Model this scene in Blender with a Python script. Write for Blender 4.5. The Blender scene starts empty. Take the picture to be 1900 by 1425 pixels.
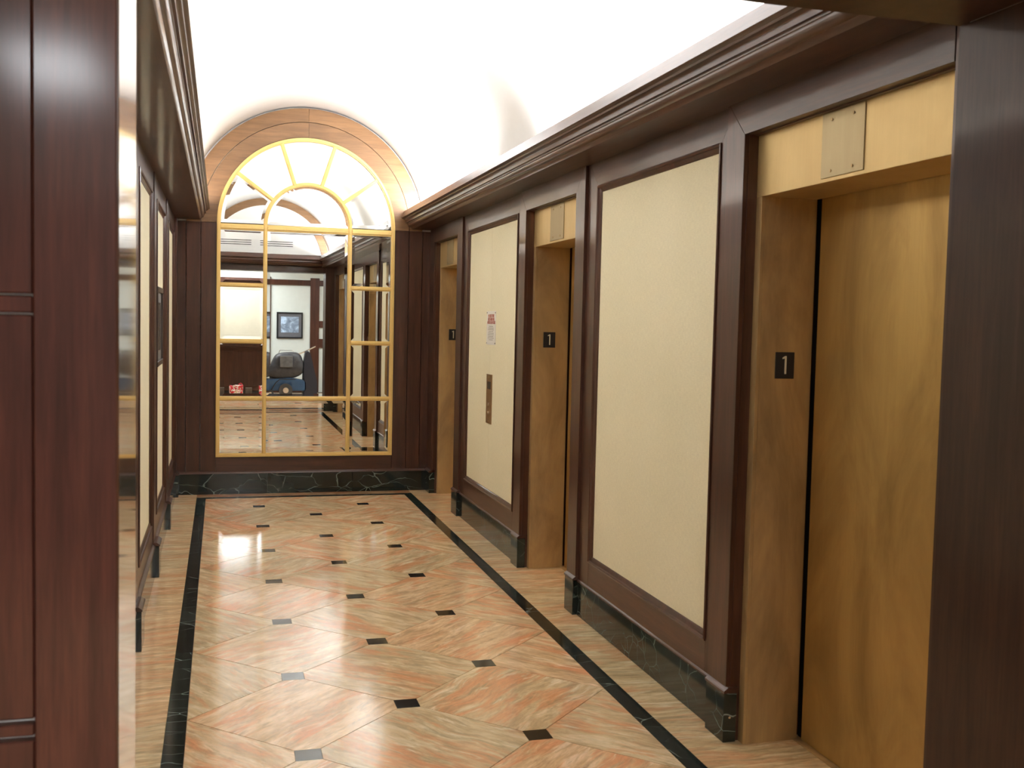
import bpy, bmesh, math, random
from mathutils import Vector, Matrix
random.seed(7)
SC = bpy.context.scene
COL = SC.collection
pi = math.pi

# ------------------------------------------------------------------ camera
F_PX, YAW, PITCH, ROLL, CAM_H = 1939.6, 0.272179, -0.057887, 0.0223447, 1.62
fwd = Vector((math.sin(YAW)*math.cos(PITCH), math.cos(YAW)*math.cos(PITCH), math.sin(PITCH)))
rgt = fwd.cross(Vector((0, 0, 1))).normalized()
upv = rgt.cross(fwd)
cr, sr = math.cos(ROLL), math.sin(ROLL)
r2 = cr*rgt + sr*upv
u2 = -sr*rgt + cr*upv
cam = bpy.data.cameras.new('camera')
cam.sensor_width = 36.0
cam.lens = F_PX*36.0/1900.0
cam.clip_start = 0.02
camo = bpy.data.objects.new('camera', cam)
COL.objects.link(camo)
camo.matrix_world = Matrix(((r2.x, u2.x, -fwd.x, 0), (r2.y, u2.y, -fwd.y, 0), (r2.z, u2.z, -fwd.z, CAM_H), (0, 0, 0, 1)))
cam.dof.use_dof = True
cam.dof.focus_distance = 10.0
cam.dof.aperture_fstop = 8.0
SC.camera = camo

# ------------------------------------------------------------------ world, exposure
SC.view_settings.view_transform = 'Standard'
SC.view_settings.look = 'None'
SC.view_settings.exposure = 0.36
SC.view_settings.gamma = 1.0
SC.view_settings.use_curve_mapping = False
w = bpy.data.worlds.new('world')
SC.world = w
w.use_nodes = True
w.node_tree.nodes['Background'].inputs[0].default_value = (0.9, 0.95, 1.0, 1)
w.node_tree.nodes['Background'].inputs[1].default_value = 0.02
try:
    SC.cycles.max_bounces = 14
    SC.cycles.diffuse_bounces = 6
    SC.cycles.glossy_bounces = 8
    SC.cycles.caustics_reflective = True
    SC.cycles.sample_clamp_indirect = 6.0
    SC.cycles.use_denoising = True
    SC.cycles.blur_glossy = 0.3
except Exception:
    pass

# light levels
COVE_R = 40.0      # W per metre of cove tube, right side
COVE_RF = 50.0      # W per metre, far right tube
COVE_L = 8.5      # W per metre, left side
TUBE_E = 12.0
PANEL_E = 30.0
COVE_COL = (0.97, 0.98, 1.0)
COVE_WARM = (1.0, 0.90, 0.78)    # warm tint added to the left tube to colour the ceiling at the gap
LOBBY_COL = (1.0, 0.90, 0.74)

# ------------------------------------------------------------------ helpers
WORLD = {}


def tag(o, label=None, cat=None, group=None, kind=None):
    if label: o['label'] = label
    if cat: o['category'] = cat
    if group: o['group'] = group
    if kind: o['kind'] = kind
    return o


def place(o, loc, parent=None):
    COL.objects.link(o)
    WORLD[o.name] = Vector(loc)
    if parent is not None:
        o.parent = parent
        o.location = Vector(loc) - WORLD[parent.name]
    else:
        o.location = loc
    return o


def root(name, loc, label, cat, group=None):
    o = bpy.data.objects.new(name, None)
    o.empty_display_size = 0.05
    place(o, loc)
    return tag(o, label, cat, group)


def mk(name, bm, mat, parent=None, smooth=False, origin=None):
    bmesh.ops.recalc_face_normals(bm, faces=bm.faces)
    xs = [v.co.x for v in bm.verts]; ys = [v.co.y for v in bm.verts]; zs = [v.co.z for v in bm.verts]
    if origin is None:
        origin = Vector(((min(xs)+max(xs))/2, (min(ys)+max(ys))/2, min(zs)))
    origin = Vector(origin)
    for v in bm.verts:
        v.co -= origin
    me = bpy.data.meshes.new(name)
    bm.to_mesh(me)
    bm.free()
    if smooth:
        for p in me.polygons:
            p.use_smooth = True
    me.materials.append(mat)
    o = bpy.data.objects.new(name, me)
    return place(o, origin, parent)


def bxm(bm, x0, x1, y0, y1, z0, z1, bev=0.0):
    m = Matrix.Translation(((x0+x1)/2, (y0+y1)/2, (z0+z1)/2)) @ Matrix.Diagonal((abs(x1-x0), abs(y1-y0), abs(z1-z0), 1))
    r = bmesh.ops.create_cube(bm, size=1.0, matrix=m)
    if bev > 0:
        es = list({e for v in r['verts'] for e in v.link_edges})
        bmesh.ops.bevel(bm, geom=es, offset=bev, segments=1, affect='EDGES', profile=0.5)


def box(name, x0, x1, y0, y1, z0, z1, mat, parent=None, bev=0.002):
    bm = bmesh.new()
    bxm(bm, x0, x1, y0, y1, z0, z1, bev)
    return mk(name, bm, mat, parent)


def prism_m(bm, pts, axis, a, b):
    """closed 2-D outline swept along an axis. pts are (u,v): axis 'y': (x,z); 'x': (y,z); 'z': (x,y)"""
    def P(u, v, t):
        return {'y': (u, t, v), 'x': (t, u, v), 'z': (u, v, t)}[axis]
    A = [bm.verts.new(P(u, v, a)) for u, v in pts]
    B = [bm.verts.new(P(u, v, b)) for u, v in pts]
    n = len(pts)
    bm.faces.new(A)
    bm.faces.new(B[::-1])
    for i in range(n):
        bm.faces.new((A[i], B[i], B[(i+1) % n], A[(i+1) % n]))


def prism(name, pts, axis, a, b, mat, parent=None):
    bm = bmesh.new()
    prism_m(bm, pts, axis, a, b)
    return mk(name, bm, mat, parent)


def ring_m(bm, cx, cz, r0, r1, y0, y1, a0, a1, n=48):
    """solid arch segment, in the xz plane between two radii"""
    rings = []
    for i in range(n+1):
        a = a0+(a1-a0)*i/n
        c, s = math.cos(a), math.sin(a)
        rings.append([bm.verts.new((cx+r*c, y, cz+r*s)) for r, y in ((r0, y0), (r1, y0), (r1, y1), (r0, y1))])
    for i in range(n):
        p, q = rings[i], rings[i+1]
        for k in range(4):
            bm.faces.new((p[k], p[(k+1) % 4], q[(k+1) % 4], q[k]))
    bm.faces.new(rings[0][::-1])
    bm.faces.new(rings[-1])


def ring(name, cx, cz, r0, r1, y0, y1, a0, a1, mat, parent=None, n=48):
    bm = bmesh.new()
    ring_m(bm, cx, cz, r0, r1, y0, y1, a0, a1, n)
    return mk(name, bm, mat, parent)


def cyl_m(bm, p0, p1, r, n=16, r1=None):
    p0, p1 = Vector(p0), Vector(p1)
    d = p1-p0
    q = Vector((0, 0, 1)).rotation_difference(d.normalized())
    M = Matrix.Translation((p0+p1)/2) @ q.to_matrix().to_4x4()
    bmesh.ops.create_cone(bm, cap_ends=True, segments=n, radius1=r, radius2=r if r1 is None else r1, depth=d.length, matrix=M)


def cyl(name, p0, p1, r, mat, parent=None, n=16, r1=None, smooth=False):
    bm = bmesh.new()
    cyl_m(bm, p0, p1, r, n, r1)
    return mk(name, bm, mat, parent, smooth)


def tube_m(bm, pts, r, n=8):
    for a, b in zip(pts[:-1], pts[1:]):
        cyl_m(bm, a, b, r, n)


# ------------------------------------------------------------------ materials
def newmat(name):
    m = bpy.data.materials.new(name)
    m.use_nodes = True
    nt = m.node_tree
    return m, nt, nt.nodes['Principled BSDF']


def N(nt, t, **kw):
    n = nt.nodes.new(t)
    for k, v in kw.items():
        if k.startswith('i_'):
            n.inputs[k[2:].replace('_', ' ')].default_value = v
        else:
            setattr(n, k, v)
    return n


def L(nt, a, b):
    nt.links.new(a, b)


def ramp(nt, stops, interp='LINEAR'):
    n = nt.nodes.new('ShaderNodeValToRGB')
    cr_ = n.color_ramp
    cr_.interpolation = interp
    while len(cr_.elements) > 1:
        cr_.elements.remove(cr_.elements[-1])
    cr_.elements[0].position = stops[0][0]
    cr_.elements[0].color = tuple(stops[0][1])+(1,)
    for p, c in stops[1:]:
        e = cr_.elements.new(p)
        e.color = tuple(c)+(1,)
    return n


def coords(nt, scale=(1, 1, 1), rot=(0, 0, 0), rand=0.0, space='Object'):
    tc = N(nt, 'ShaderNodeTexCoord')
    src = tc.outputs[space]
    if rand:
        oi = N(nt, 'ShaderNodeObjectInfo')
        mul = N(nt, 'ShaderNodeMath', operation='MULTIPLY')
        L(nt, oi.outputs['Random'], mul.inputs[0]); mul.inputs[1].default_value = rand
        add = N(nt, 'ShaderNodeVectorMath', operation='ADD')
        L(nt, src, add.inputs[0]); L(nt, mul.outputs[0], add.inputs[1])
        src = add.outputs[0]
    mp = N(nt, 'ShaderNodeMapping')
    mp.inputs['Scale'].default_value = scale
    mp.inputs['Rotation'].default_value = rot
    L(nt, src, mp.inputs['Vector'])
    return mp.outputs[0]


def noise(nt, vec, scale, detail=4, rough=0.55, dist=0.0):
    n = N(nt, 'ShaderNodeTexNoise')
    n.inputs['Scale'].default_value = scale
    n.inputs['Detail'].default_value = detail
    n.inputs['Roughness'].default_value = rough
    n.inputs['Distortion'].default_value = dist
    L(nt, vec, n.inputs['Vector'])
    return n.outputs['Fac']


def mixc(nt, fac, a, b, blend='MIX'):
    m = nt.nodes.new('ShaderNodeMix')
    m.data_type = 'RGBA'
    m.blend_type = blend
    for src, sock in ((fac, m.inputs[0]), (a, m.inputs[6]), (b, m.inputs[7])):
        if hasattr(src, 'is_output'):
            L(nt, src, sock)
        elif isinstance(src, (int, float)):
            sock.default_value = src
        else:
            sock.default_value = tuple(src)+(1,)
    return m.outputs[2]


def bump(nt, bs, h, strength, dist=0.002):
    b = N(nt, 'ShaderNodeBump')
    b.inputs['Strength'].default_value = strength
    b.inputs['Distance'].default_value = dist
    L(nt, h, b.inputs['Height'])
    L(nt, b.outputs[0], bs.inputs['Normal'])


def wood(name, grain='z', dark=(0.032, 0.011, 0.006), mid=(0.062, 0.022, 0.011), light=(0.092, 0.034, 0.018), rough=0.42, coat=0.48, coat_r=0.12, bmp=0.05, spec=0.3, space='Object'):
    m, nt, bs = newmat(name)
    sc = {'z': (14, 14, 0.9), 'y': (14, 0.9, 14), 'x': (0.9, 14, 14)}[grain]
    v = coords(nt, sc, rand=13.0, space=space)
    n1 = noise(nt, v, 1.6, 6, 0.62, 0.35)
    v2 = coords(nt, tuple(s*4 for s in sc), rand=5.0, space=space)
    n2 = noise(nt, v2, 2.2, 4, 0.6)
    v3 = coords(nt, (1, 1, 1), rand=3.0, space=space)
    n3 = noise(nt, v3, 2.0, 3, 0.5)
    c1 = ramp(nt, [(0.25, dark), (0.5, mid), (0.75, light)])
    L(nt, n1, c1.inputs[0])
    c2 = ramp(nt, [(0.35, (0.72, 0.70, 0.68)), (0.6, (1, 1, 1))])
    L(nt, n2, c2.inputs[0])
    c3 = ramp(nt, [(0.3, (0.82, 0.80, 0.80)), (0.7, (1.12, 1.08, 1.05))])
    L(nt, n3, c3.inputs[0])
    a = mixc(nt, 0.75, c1.outputs[0], c2.outputs[0], 'MULTIPLY')
    b = mixc(nt, 1.0, a, c3.outputs[0], 'MULTIPLY')
    L(nt, b, bs.inputs['Base Color'])
    bs.inputs['Roughness'].default_value = rough
    bs.inputs['Coat Weight'].default_value = coat
    bs.inputs['Coat Roughness'].default_value = coat_r
    bs.inputs['Specular IOR Level'].default_value = spec
    if bmp:
        bump(nt, bs, n2, bmp, 0.001)
    return m


WOOD_V = wood('mahogany_vertical_grain', 'z')
WOOD_Y = wood('mahogany_lengthwise_grain', 'y')
WOOD_X = wood('mahogany_crosswise_grain', 'x')
WOOD_LEG = wood('mahogany_polished_panel', 'z', (0.050, 0.014, 0.009), (0.088, 0.026, 0.018), (0.13, 0.042, 0.027), 0.5, 0.6, 0.13, bmp=0.04)
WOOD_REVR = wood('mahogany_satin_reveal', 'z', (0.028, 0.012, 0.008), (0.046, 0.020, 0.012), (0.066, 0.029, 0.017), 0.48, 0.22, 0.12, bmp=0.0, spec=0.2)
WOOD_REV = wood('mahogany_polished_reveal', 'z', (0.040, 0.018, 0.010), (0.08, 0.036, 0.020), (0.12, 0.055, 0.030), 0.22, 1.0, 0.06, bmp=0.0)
WOOD_ARCH_LIT = wood('mahogany_arch_lit', 'x', (0.15, 0.080, 0.036), (0.21, 0.115, 0.052), (0.27, 0.15, 0.07), 0.45, 0.35, 0.2)  # same mahogany, with the cove light on the arch put into the colour


def brass(name, col=(0.62, 0.40, 0.17), rough=0.33, patina=0.5, pc=(0.20, 0.115, 0.055), brushed='z', metal=0.85):
    m, nt, bs = newmat(name)
    v = coords(nt, (60, 60, 0.8) if brushed == 'z' else (0.8, 60, 60), rand=3.0)
    n1 = noise(nt, v, 2.0, 3, 0.6)
    v2 = coords(nt, (2.2, 2.2, 0.8), rand=9.0)
    n2 = noise(nt, v2, 1.5, 5, 0.65, 0.6)
    r2_ = ramp(nt, [(0.40, (0, 0, 0)), (0.72, (patina,)*3)])
    L(nt, n2, r2_.inputs[0])
    c = mixc(nt, r2_.outputs[0], col, pc)
    r1_ = ramp(nt, [(0.3, (0.97, 0.97, 0.97)), (0.7, (1.02, 1.02, 1.02))])
    L(nt, n1, r1_.inputs[0])
    L(nt, mixc(nt, 1.0, c, r1_.outputs[0], 'MULTIPLY'), bs.inputs['Base Color'])
    bs.inputs['Metallic'].default_value = metal
    rr = N(nt, 'ShaderNodeMapRange')
    L(nt, n2, rr.inputs[0]); rr.inputs[3].default_value = rough-0.04; rr.inputs[4].default_value = rough+0.14
    L(nt, rr.outputs[0], bs.inputs['Roughness'])
    bump(nt, bs, n1, 0.06, 0.0008)
    return m


BRASS = brass('bronze_elevator_metal', (0.57, 0.385, 0.14), 0.36, 0.75, pc=(0.30, 0.18, 0.062), metal=0.8)
BRASS_J = brass('bronze_jamb_metal', (0.56, 0.385, 0.175), 0.45, 0.75, pc=(0.21, 0.13, 0.062), metal=0.6)
BRASS_H = brass('bronze_header_metal', (0.60, 0.44, 0.20), 0.40, 0.3, pc=(0.36, 0.22, 0.09), metal=0.7)
BRASS_P = brass('bronze_access_plate', (0.40, 0.32, 0.18), 0.42, 0.2)
GOLD = brass('gilt_frame_metal', (0.80, 0.57, 0.21), 0.36, 0.15, (0.60, 0.40, 0.13), metal=0.45)
BRASS_D = brass('dull_bronze_button_plate', (0.34, 0.21, 0.10), 0.4, 0.6)


def plain(name, col, rough=0.5, metal=0.0, coat=0.0, var=0.08, spec=0.5):
    m, nt, bs = newmat(name)
    v = coords(nt, (1, 1, 1), rand=2.0)
    n = noise(nt, v, 9.0, 3)
    lo = tuple(max(0, c*(1-var)) for c in col); hi = tuple(c*(1+var) for c in col)
    r = ramp(nt, [(0.3, lo), (0.7, hi)])
    L(nt, n, r.inputs[0])
    L(nt, r.outputs[0], bs.inputs['Base Color'])
    bs.inputs['Roughness'].default_value = rough
    bs.inputs['Metallic'].default_value = metal
    bs.inputs['Coat Weight'].default_value = coat
    bs.inputs['Specular IOR Level'].default_value = spec
    return m


def fabric_mat():
    m, nt, bs = newmat('cream_woven_wallcovering')
    v = coords(nt, (1, 1, 1))
    big = noise(nt, v, 1.4, 3)
    vw = coords(nt, (1, 260, 40))
    w1 = noise(nt, vw, 1.0, 2)
    vw2 = coords(nt, (1, 40, 300))
    w2 = noise(nt, vw2, 1.0, 2)
    r = ramp(nt, [(0.3, (0.80, 0.745, 0.53)), (0.7, (0.86, 0.80, 0.585))])
    L(nt, big, r.inputs[0])
    mx = N(nt, 'ShaderNodeMath', operation='ADD'); L(nt, w1, mx.inputs[0]); L(nt, w2, mx.inputs[1])
    r2_ = ramp(nt, [(0.35, (0.90, 0.90, 0.89)), (0.65, (1.04, 1.04, 1.04))])
    hv = N(nt, 'ShaderNodeMath', operation='MULTIPLY'); L(nt, mx.outputs[0], hv.inputs[0]); hv.inputs[1].default_value = 0.5
    L(nt, hv.outputs[0], r2_.inputs[0])
    L(nt, mixc(nt, 1.0, r.outputs[0], r2_.outputs[0], 'MULTIPLY'), bs.inputs['Base Color'])
    bs.inputs['Roughness'].default_value = 0.75
    bump(nt, bs, hv.outputs[0], 0.15, 0.001)
    return m


FABRIC = fabric_mat()
PLASTER = plain('white_painted_plaster', (0.86, 0.86, 0.85), 0.7, var=0.01)
LOBBY_WHITE = plain('pale_lobby_paint', (0.54, 0.57, 0.53), 0.6, var=0.02)
LOBBY_CREAM = plain('cream_lobby_paint', (0.50, 0.45, 0.34), 0.6, var=0.03)
BLACK = plain('black_plastic', (0.012, 0.012, 0.013), 0.35)
DARK = plain('dark_gap', (0.006, 0.005, 0.004), 0.8)
SILVER = plain('chrome_metal', (0.75, 0.75, 0.76), 0.2, 1.0)
WHITE_P = plain('white_paper', (0.78, 0.76, 0.70), 0.5, var=0.03)
RED_INK = plain('red_ink', (0.42, 0.06, 0.03), 0.5)
GREY_INK = plain('grey_ink', (0.25, 0.23, 0.21), 0.6)
NUM = plain('pale_numeral_inlay', (0.62, 0.60, 0.46), 0.4)
PLATE = plain('black_number_plate', (0.012, 0.012, 0.015), 0.3)


def marble_peach(name, tint=(1, 1, 1), sal=1.0, stretch=7.0, base=1.15, rot=0.0):
    m, nt, bs = newmat(name)
    vw = coords(nt, (1, 1, 1), rand=31.0)
    w1 = noise(nt, vw, 2.2, 2)
    wv = N(nt, 'ShaderNodeMath', operation='MULTIPLY_ADD')
    L(nt, w1, wv.inputs[0]); wv.inputs[1].default_value = 0.12; wv.inputs[2].default_value = -0.06
    comb = N(nt, 'ShaderNodeCombineXYZ'); L(nt, wv.outputs[0], comb.inputs[1])
    add = N(nt, 'ShaderNodeVectorMath', operation='ADD')
    L(nt, vw, add.inputs[0]); L(nt, comb.outputs[0], add.inputs[1])
    mp = N(nt, 'ShaderNodeMapping')
    mp.inputs['Scale'].default_value = (1.3, stretch, 1.0)
    mp.inputs['Rotation'].default_value = (0, 0, 0)
    L(nt, add.outputs[0], mp.inputs['Vector'])
    V = mp.outputs[0]
    nA = noise(nt, V, 2.6, 7, 0.62, 0.35)
    off = N(nt, 'ShaderNodeVectorMath', operation='ADD'); L(nt, V, off.inputs[0]); off.inputs[1].default_value = (7.3, 2.1, 4.4)
    nB1 = noise(nt, off.outputs[0], 2.3, 6, 0.62, 0.5)
    mpl = N(nt, 'ShaderNodeMapping'); mpl.inputs['Scale'].default_value = (1.0, 2.2, 1.0); mpl.inputs['Location'].default_value = (3, 8, 1)
    L(nt, add.outputs[0], mpl.inputs['Vector'])
    nB2 = noise(nt, mpl.outputs[0], 2.6, 3, 0.5, 0.3)
    nBm = N(nt, 'ShaderNodeMath', operation='ADD'); L(nt, nB1, nBm.inputs[0]); L(nt, nB2, nBm.inputs[1])
    nBh = N(nt, 'ShaderNodeMath', operation='MULTIPLY'); L(nt, nBm.outputs[0], nBh.inputs[0]); nBh.inputs[1].default_value = 0.5
    nB = nBh.outputs[0]
    off2 = N(nt, 'ShaderNodeVectorMath', operation='ADD'); L(nt, V, off2.inputs[0]); off2.inputs[1].default_value = (1.3, 12.1, 9.4)
    nC = noise(nt, off2.outputs[0], 4.2, 7, 0.66, 0.4)
    off3 = N(nt, 'ShaderNodeVectorMath', operation='ADD'); L(nt, V, off3.inputs[0]); off3.inputs[1].default_value = (21.3, 5.1, 3.4)
    nD = noise(nt, off3.outputs[0], 3.0, 6, 0.6, 0.6)
    cA = ramp(nt, [(0.25, (0.41*base, 0.305*base, 0.17*base)), (0.45, (0.54*base, 0.395*base, 0.23*base)), (0.58, (0.65*base, 0.50*base, 0.32*base)), (0.75, (0.72*base, 0.58*base, 0.38*base))])
    L(nt, nA, cA.inputs[0])
    fB = ramp(nt, [(0.49, (0, 0, 0)), (0.56, (0.75*sal,)*3), (0.62, (1.0*sal,)*3)])
    L(nt, nB, fB.inputs[0])
    c = mixc(nt, fB.outputs[0], cA.outputs[0], (0.58*base, 0.285*base, 0.14*base))
    fC = ramp(nt, [(0.32, (0.8, 0.8, 0.8)), (0.42, (0.35, 0.35, 0.35)), (0.49, (0, 0, 0))])
    L(nt, nC, fC.inputs[0])
    c = mixc(nt, fC.outputs[0], c, (0.31*base, 0.24*base, 0.135*base))
    fD = ramp(nt, [(0.58, (0, 0, 0)), (0.66, (0.7, 0.7, 0.7))])
    L(nt, nD, fD.inputs[0])
    c = mixc(nt, fD.outputs[0], c, (0.74*base, 0.62*base, 0.44*base))
    mpf = N(nt, 'ShaderNodeMapping'); mpf.inputs['Scale'].default_value = (9.0, 34.0, 9.0)
    L(nt, add.outputs[0], mpf.inputs['Vector'])
    nF = noise(nt, mpf.outputs[0], 2.0, 5, 0.65, 0.6)
    rF = ramp(nt, [(0.30, (0.80, 0.80, 0.78)), (0.5, (1, 1, 1)), (0.70, (1.16, 1.15, 1.16))])
    L(nt, nF, rF.inputs[0])
    c = mixc(nt, 1.0, c, rF.outputs[0], 'MULTIPLY')
    # each slab differs a little
    oi = N(nt, 'ShaderNodeObjectInfo')
    ro = ramp(nt, [(0, (0.88, 0.90, 0.88)), (0.5, (1, 0.98, 0.95)), (1, (1.04, 0.92, 0.86))])
    L(nt, oi.outputs['Random'], ro.inputs[0])
    c = mixc(nt, 1.0, c, ro.outputs[0], 'MULTIPLY')
    c = mixc(nt, 1.0, c, tint, 'MULTIPLY')
    # worn polish: diffuse stone under a shine that never becomes a full mirror
    nt.nodes.remove(bs)
    b = N(nt, 'ShaderNodeBump')
    b.inputs['Strength'].default_value = 0.03
    b.inputs['Distance'].default_value = 0.002
    L(nt, nC, b.inputs['Height'])
    df = N(nt, 'ShaderNodeBsdfDiffuse')
    L(nt, c, df.inputs['Color'])
    gl = N(nt, 'ShaderNodeBsdfGlossy')
    gl.inputs['Color'].default_value = (1, 1, 1, 1)
    gl.inputs['Roughness'].default_value = 0.125
    L(nt, b.outputs[0], gl.inputs['Normal'])
    fr_ = N(nt, 'ShaderNodeFresnel'); fr_.inputs['IOR'].default_value = 1.5
    mn = N(nt, 'ShaderNodeMath', operation='MINIMUM'); L(nt, fr_.outputs[0], mn.inputs[0]); mn.inputs[1].default_value = 0.30
    ms = N(nt, 'ShaderNodeMixShader')
    L(nt, mn.outputs[0], ms.inputs[0]); L(nt, df.outputs[0], ms.inputs[1]); L(nt, gl.outputs[0], ms.inputs[2])
    L(nt, ms.outputs[0], nt.nodes['Material Output'].inputs['Surface'])
    return m


MARBLE = marble_peach('peach_veined_marble')
MARBLE_B = marble_peach('peach_veined_border_marble', (0.98, 0.97, 0.92), 0.7, 9.0)
MARBLE_PINK = marble_peach('pinkish_mottled_marble', (0.9, 0.72, 0.66), 0.9, 2.0, 0.9)


def marble_black(name, base=(0.011, 0.017, 0.014), vein=(0.30, 0.36, 0.32), amt=1.0):
    m, nt, bs = newmat(name)
    v = coords(nt, (1, 1, 1), rand=17.0)
    wn = N(nt, 'ShaderNodeTexNoise'); wn.inputs['Scale'].default_value = 3.0; wn.inputs['Detail'].default_value = 3
    L(nt, v, wn.inputs['Vector'])
    wm = N(nt, 'ShaderNodeVectorMath', operation='SCALE'); L(nt, wn.outputs['Color'], wm.inputs[0]); wm.inputs['Scale'].default_value = 0.22
    ad = N(nt, 'ShaderNodeVectorMath', operation='ADD'); L(nt, v, ad.inputs[0]); L(nt, wm.outputs[0], ad.inputs[1])
    vo = N(nt, 'ShaderNodeTexVoronoi', feature='DISTANCE_TO_EDGE'); vo.inputs['Scale'].default_value = 2.6
    mpv = N(nt, 'ShaderNodeMapping'); mpv.inputs['Rotation'].default_value = (0.6, 0.75, 0.5); mpv.inputs['Scale'].default_value = (1.0, 3.4, 3.4)
    L(nt, ad.outputs[0], mpv.inputs['Vector']); L(nt, mpv.outputs[0], vo.inputs['Vector'])
    vr = ramp(nt, [(0.0, (0.8, 0.8, 0.8)), (0.006, (0.4, 0.4, 0.4)), (0.016, (0, 0, 0))])
    L(nt, vo.outputs['Distance'], vr.inputs[0])
    mk_ = noise(nt, v, 4.0, 3)
    mr = ramp(nt, [(0.42, (0, 0, 0)), (0.56, (amt,)*3)])
    L(nt, mk_, mr.inputs[0])
    f = mixc(nt, 1.0, vr.outputs[0], mr.outputs[0], 'MULTIPLY')
    cl = noise(nt, v, 2.5, 4)
    cb = ramp(nt, [(0.35, tuple(c*0.6 for c in base)), (0.6, base), (0.8, tuple(c*2.6 for c in base))])
    L(nt, cl, cb.inputs[0])
    L(nt, mixc(nt, f, cb.outputs[0], vein), bs.inputs['Base Color'])
    bs.inputs['Roughness'].default_value = 0.10
    return m


BLACKM = marble_black('black_green_veined_marble')
INSETM = marble_black('black_inset_marble', (0.016, 0.017, 0.015), (0.12, 0.12, 0.11), 0.3)


def emis(name, col, strength):
    m = bpy.data.materials.new(name)
    m.use_nodes = True
    nt = m.node_tree
    nt.nodes.remove(nt.nodes['Principled BSDF'])
    e = nt.nodes.new('ShaderNodeEmission')
    e.inputs[0].default_value = tuple(col)+(1,)
    e.inputs[1].default_value = strength
    L(nt, e.outputs[0], nt.nodes['Material Output'].inputs[0])
    return m


TUBE = emis('cove_tube_glow', COVE_COL, TUBE_E)
PANEL = emis('ceiling_light_panel_glow', (0.92, 0.96, 1.0), PANEL_E)

mm, nt, bs = newmat('silvered_mirror_glass')
bs.inputs['Base Color'].default_value = (0.90, 0.92, 0.90, 1)
bs.inputs['Metallic'].default_value = 1.0
bs.inputs['Roughness'].default_value = 0.004
MIRROR = mm

# ------------------------------------------------------------------ layout constants
XC = 0.765            # middle of the vault
ZS = 2.47             # spring line
RV = 1.083            # vault radius
YE = 9.86             # face of the woodwork on the end wall
YP0, YP1 = 1.90, 2.27  # portal front and back
XPL, XPR = -0.168, 1.775
ZPT = 2.387
XR, XRF, XRB = 1.93, 1.945, 1.925
XL = -0.40
OPEN = [(2.46, 3.64), (5.60, 6.60), (8.66, 9.65)]

# ------------------------------------------------------------------ setting: floor
bm = bmesh.new()
bxm(bm, -3.2, 4.2, -4.2, 10.2, -0.06, -0.012)
FLOOR = tag(mk('floor', bm, plain('mortar_bed', (0.16, 0.12, 0.085), 0.8)), 'polished peach marble floor with black square insets and black border strips', kind='structure')


def clip(poly, x0, x1, y0, y1):
    def half(P, f, isec):
        out = []
        for i in range(len(P)):
            a, b = P[i], P[(i+1) % len(P)]
            fa, fb = f(a), f(b)
            if fa >= 0: out.append(a)
            if (fa >= 0) != (fb >= 0):
                t = fa/(fa-fb)
                out.append((a[0]+(b[0]-a[0])*t, a[1]+(b[1]-a[1])*t))
        return out
    for f in (lambda p: p[0]-x0, lambda p: x1-p[0], lambda p: p[1]-y0, lambda p: y1-p[1]):
        if len(poly) < 3: return []
        poly = half(poly, f, None)
    return poly


def tile(name, poly, mat, rot, parent=FLOOR, t=0.012):
    if len(poly) < 3: return None
    area = sum(poly[i][0]*poly[(i+1) % len(poly)][1]-poly[(i+1) % len(poly)][0]*poly[i][1] for i in range(len(poly)))/2
    if abs(area) < 0.0005: return None
    cx = sum(p[0] for p in poly)/len(poly); cy = sum(p[1] for p in poly)/len(poly)
    c, s = math.cos(-rot), math.sin(-rot)
    bm = bmesh.new()
    loc = [((p[0]-cx)*c-(p[1]-cy)*s, (p[0]-cx)*s+(p[1]-cy)*c) for p in poly]
    prism_m(bm, loc, 'z', -t, 0.0)
    bmesh.ops.recalc_face_normals(bm, faces=bm.faces)
    me = bpy.data.meshes.new(name)
    bm.to_mesh(me); bm.free()
    me.materials.append(mat)
    o = bpy.data.objects.new(name, me)
    place(o, (cx, cy, 0.0), parent)
    o.rotation_euler = (0, 0, rot)
    return o


PX, PY, GX, GY = 0.446, 0.4423, 0.769, 4.303
HI = 0.049


def field(x0, x1, y0, y1, jx=0):
    """staggered slabs set on the diagonal, with small insets at their corners"""
    j0, j1 = int((y0-GY)/PY)-2, int((y1-GY)/PY)+2
    i0, i1 = int((x0-GX)/PX)-2, int((x1-GX)/PX)+2
    g = 0.0012
    for j in range(j0, j1+1):
        for i in range(i0, i1+1):
            cx, cy = GX+i*PX, GY+j*PY
            if (i+j) % 2 == 0:
                if x0+0.2 < cx < x1-0.2 and y0+0.2 < cy < y1-0.2:
                    tile('marble_inset', [(cx-HI, cy-HI), (cx+HI, cy-HI), (cx+HI, cy+HI), (cx-HI, cy+HI)], INSETM, 0.0)
            else:
                a, b = PX-2*g, PY-2*g
                k = HI+g
                # diamond with its four corners cut off straight
                kx = b*(k/PX) if False else k
                P = []
                for sx, sy in ((1, 0), (0, 1), (-1, 0), (0, -1)):
                    # square notch at each vertex
                    vx, vy = cx+sx*PX, cy+sy*PY
                    has = (x0+0.2 < vx < x1-0.2 and y0+0.2 < vy < y1-0.2)
                    if has:
                        if sx:
                            P += [(vx-sx*k, vy-sx*(k-2*g)), (vx-sx*k, vy+sx*(k-2*g))]
                        else:
                            P += [(vx+sy*(k-2*g), vy-sy*k), (vx-sy*(k-2*g), vy-sy*k)]
                    else:
                        P.append((cx+sx*a, cy+sy*b))
                P = clip(P, x0, x1, y0, y1)
                rot = -pi/4 if (i % 2 == 0) else pi/4
                tile('marble_slab', P, MARBLE, rot+random.uniform(-0.16, 0.16))


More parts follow.
